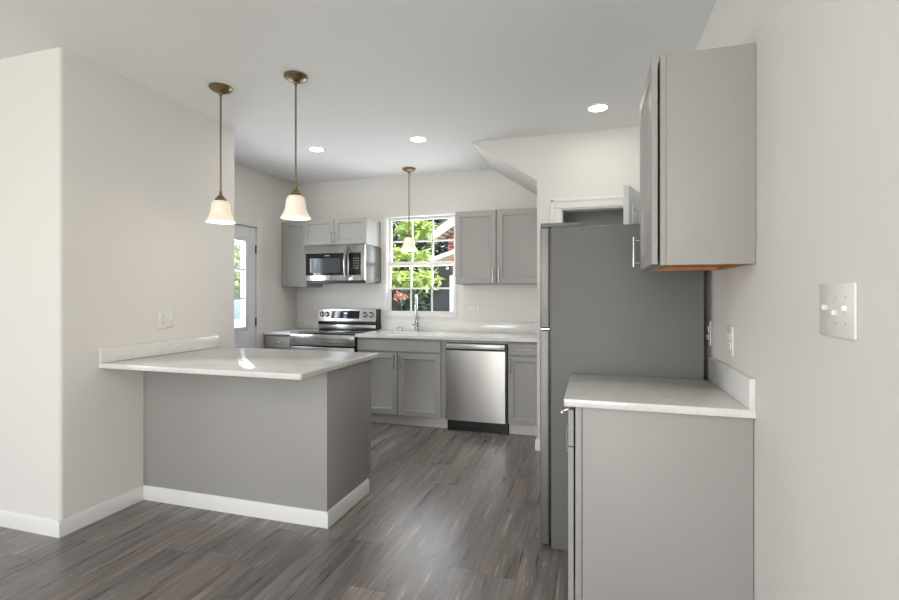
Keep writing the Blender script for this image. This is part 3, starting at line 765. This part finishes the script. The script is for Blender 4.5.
plate('-x', (XR, 1.315, 1.279), .165, .124, ['up', 'down', 'up'], 'white three-gang toggle switch plate on the right wall', 'light switch')
plate('-x', (XR, 2.200, 1.126), .078, .117, ['outlet'], 'white duplex outlet above the right wall countertop', 'outlet', 'white wall outlets')
plate('-x', (XR, 2.575, 1.130), .074, .117, ['outlet'], 'white outlet in the dark gap beside the refrigerator', 'outlet', 'white wall outlets')
plate('+x', (XL, 2.551, 1.149), .122, .114, ['outlet', 'down'], 'white outlet and switch plate above the peninsula countertop', 'light switch')
plate('-y', (-3.208, YB, 1.134), .074, .117, ['outlet'], 'white outlet on the back wall left of the range', 'outlet', 'white wall outlets')
plate('-y', (-1.223, YB, 1.150), .126, .117, ['down', 'outlet'], 'white double plate on the back wall right of the window', 'light switch')

# ------------------------------------------------------------------ outdoors
GRASS = plain('lawn_ground', (96, 120, 62), .9, var=.25, nscale=6)
struct('ground', B().box(-30, 20, -25, 30, -.5, -.25), GRASS, 'green ground outside the house')
struct('patio', B().box(-12, XK - .2, 2.2, 12, -.26, -.2), plain('pale_concrete', (205, 203, 198), .8, var=.06, nscale=5), 'pale concrete outside the kitchen door')
BARK = plain('tree_bark', (78, 64, 52), .9, var=.3, nscale=12)
def leaves(b, c, rad, n, size, rng):
    for _ in range(n):
        while True:
            p = Vector((rng.uniform(-1, 1), rng.uniform(-1, 1), rng.uniform(-1, 1)))
            if .25 < p.length < 1: break
        p = Vector((c[0] + p.x * rad[0], c[1] + p.y * rad[1], c[2] + p.z * rad[2]))
        d = Vector((rng.gauss(0, 1), rng.gauss(0, 1), rng.gauss(0, .5) - .35)).normalized()
        w = d.cross(Vector((rng.gauss(0, .5), rng.gauss(0, .5), 1))).normalized()
        s = size * rng.uniform(.6, 1.3); nrm = d.cross(w) * s * .12
        vs = [b.bm.verts.new(p + q) for q in (Vector(), d * s * .45 + w * s * .24 + nrm, d * s, d * s * .45 - w * s * .24 + nrm)]
        b.bm.faces.new(vs)
def tree(name, label, base, blobs, mat, trunk_h, seed, group=None, tr=.09):
    rng = random.Random(seed); t = thing(name, label, 'tree' if 'tree' in name else 'shrub', base, group)
    b = B()
    for c, rad, n, s in blobs: leaves(b, c, rad, n, s, rng)
    obj('foliage', b, mat, t)
    b = B(); top = Vector((base[0], base[1], trunk_h))
    b.tube([base, (base[0] + .03, base[1], trunk_h * .5), tuple(top)], [tr, tr * .8, tr * .6], 10)
    for c, rad, n, s in blobs: b.tube([tuple(top - Vector((0, 0, .2))), tuple((top + Vector(c)) / 2 + Vector((0, 0, .1))), c], [tr * .4, tr * .28, tr * .1], 7)
    obj('trunk', b, BARK, t)
LIME = leaf_mat('sunlit_lime_leaves', (140, 176, 92), (212, 228, 150), .4)
DARK = leaf_mat('dark_evergreen_leaves', (26, 48, 36), (56, 82, 54), .2)
RED = leaf_mat('reddish_leaves', (190, 120, 104), (224, 168, 150), .3)
tree('tree', 'lime green broad-leaved tree outside the kitchen window', (-3.3, 7.6, -.25),
     [((-3.00, 7.6, 2.45), (.20, .30, .22), 130, .17), ((-2.78, 7.6, 2.50), (.24, .30, .24), 170, .17), ((-3.10, 7.5, 1.98), (.26, .3, .17), 170, .16), ((-2.80, 7.5, 1.94), (.22, .3, .16), 130, .16),
      ((-3.06, 7.4, 1.60), (.30, .3, .15), 220, .15), ((-2.66, 7.4, 1.58), (.30, .3, .15), 190, .15)], LIME, 1.9, 3)
tree('evergreen_tree', 'dark green tree behind the lime green tree, seen at left of the window', (-6.0, 13.0, -.25),
     [((-6.0, 13.0, 3.0), (1.6, 1.0, 1.6), 2600, .26), ((-6.2, 13.0, 1.0), (1.6, 1.0, 1.2), 1800, .26), ((-5.6, 12.8, 4.6), (1.4, 1, 1.0), 1100, .26)], DARK, 2.6, 5, 'dark trees beyond the kitchen window', .16)
tree('evergreen_tree', 'dark green tree behind the neighbouring roof in the middle of the window', (-4.0, 16.5, -.25),
     [((-4.6, 16.5, 3.2), (1.9, 1.0, 1.8), 2800, .30), ((-4.6, 16.5, 1.0), (1.9, 1.0, 1.3), 2000, .30), ((-3.8, 16.5, 5.0), (2.2, 1, 1.4), 1600, .30)], DARK, 2.8, 6, 'dark trees beyond the kitchen window', .16)
tree('shrub', 'salmon red leaved shrub low outside the kitchen window', (-2.72, 6.4, -.25), [((-2.65, 6.4, 1.30), (.11, .12, .06), 70, .055), ((-2.70, 6.4, .6), (.25, .2, .35), 150, .09)], RED, 1.0, 8, None, .03)
tree('hedge_shrub', 'dark green leafy shrub below the kitchen window', (-3.9, 9.2, -.25), [((-3.9, 9.2, .95), (.60, .3, .55), 1500, .11), ((-3.9, 9.2, .2), (.6, .3, .45), 800, .11)], DARK, .7, 9, None, .04)
tree('bushy_tree', 'pale green tree outside the kitchen door', (-9.6, 11.6, -.25), [((-9.6, 11.6, 2.2), (1.0, .9, .9), 700, .2), ((-10.0, 11.8, 1.5), (.9, .8, .5), 400, .2)], leaf_mat('pale_green_leaves', (160, 180, 130), (212, 222, 186), .4), 1.6, 11, None, .1)
# neighbouring house: rake eave, soffit, brick wall, lower porch roof
nb = thing('neighbour_house', 'brick house with white eaves seen through the kitchen window', 'house', (-1.2, 11.5, -.25))
BR = brick_mat(); WH = plain('white_exterior_paint', (236, 236, 232), .5, var=.01)
SID = plain('dark_slate_siding', (34, 40, 45), .7, var=.08, nscale=9); SHG = plain('grey_shingle', (92, 90, 88), .9, var=.2, nscale=20)
sl = .62
def rk(x): return 2.46 + (x + 3.45) * sl
obj('roof', B().prism([(-3.50, rk(-3.50) + .20), (.4, rk(.4) + .20), (.4, rk(.4) + .26), (-3.50, rk(-3.50) + .26)], 'y', 9.95, 13), SHG, nb)
obj('rake_fascia', B().prism([(-3.45, rk(-3.45)), (.4, rk(.4)), (.4, rk(.4) + .20), (-3.45, rk(-3.45) + .20)], 'y', 9.95, 9.99), WH, nb)
b = B(); b.prism([(-3.45, rk(-3.45) + .03), (.4, rk(.4) + .03), (.4, rk(.4) + .05), (-3.45, rk(-3.45) + .05)], 'y', 9.99, 10.55)
sf = obj('soffit', b, plain('soffit_tan', (196, 180, 170), .6), nb)
b = B()
for k in range(14):
    x = -3.40 + k * .10; b.prism([(x, rk(x) + .022), (x + .03, rk(x + .03) + .022), (x + .03, rk(x + .03) + .032), (x, rk(x) + .032)], 'y', 10.0, 10.54)
obj('soffit_vents', b, plain('soffit_vent_dark', (110, 98, 94), .7), sf)
obj('brick_wall', B().prism([(-3.16, -.25), (.4, -.25), (.4, rk(.4)), (-3.16, rk(-3.16))], 'y', 10.5, 13), BR, nb)
obj('siding_panel', B().box(-3.55, -3.06, 10.35, 10.49, -.25, 2.05), SID, nb)
obj('corner_board', B().box(-3.06, -2.94, 10.3, 10.49, -.25, 1.75), WH, nb)
b = B(); b.prism([(-3.38, 2.00), (-2.75, 2.22), (-2.75, 2.30), (-3.38, 2.09)], 'y', 9.75, 10.34)
pr_ = obj('porch_roof', b, WH, nb)
# parked car beyond the kitchen door
CX, CY = -8.3, 9.2
t = thing('car', 'pale blue parked car glimpsed through the kitchen door glass', 'car', (CX, CY, -.2))
b = B(); b.prism([(-2.1, .10), (-2.15, .55), (-2.05, .78), (-1.2, .86), (1.0, .86), (1.9, .84), (2.1, .72), (2.12, .12)], 'y', -.85, .85, .04)
bmesh.ops.rotate(b.bm, verts=b.bm.verts, cent=(0, 0, 0), matrix=Matrix.Rotation(.9, 3, 'Z'))
bmesh.ops.translate(b.bm, verts=b.bm.verts, vec=(CX, CY, -.1))
obj('body', b, plain('pale_blue_car_paint', (186, 204, 222), .25), t)
b = B(); b.prism([(-1.5, .84), (-.9, 1.32), (.5, 1.34), (1.2, .84)], 'y', -.74, .74, .05)
bmesh.ops.rotate(b.bm, verts=b.bm.verts, cent=(0, 0, 0), matrix=Matrix.Rotation(.9, 3, 'Z')); bmesh.ops.translate(b.bm, verts=b.bm.verts, vec=(CX, CY, -.1))
obj('cabin', b, plain('car_glass', (120, 140, 165), .1), t)
for x in (-1.3, 1.3):
    for y in (-.8, .8):
        b = B(); b.lathe([(.05, -.1), (.30, -.1), (.33, -.06), (.33, .06), (.30, .1), (.05, .1)], (x, y, .22), 24, 'y')
        bmesh.ops.rotate(b.bm, verts=b.bm.verts, cent=(0, 0, 0), matrix=Matrix.Rotation(.9, 3, 'Z')); bmesh.ops.translate(b.bm, verts=b.bm.verts, vec=(CX, CY, -.09))
        obj('wheel', b, BLACK, t)
b = B().box(-2.16, -2.10, -.80, .80, .56, .64); b.box(2.08, 2.14, -.80, .80, .58, .66)
bmesh.ops.rotate(b.bm, verts=b.bm.verts, cent=(0, 0, 0), matrix=Matrix.Rotation(.9, 3, 'Z')); bmesh.ops.translate(b.bm, verts=b.bm.verts, vec=(CX, CY, -.1))
obj('tail_light', b, plain('red_lens', (200, 40, 36), .3), t)
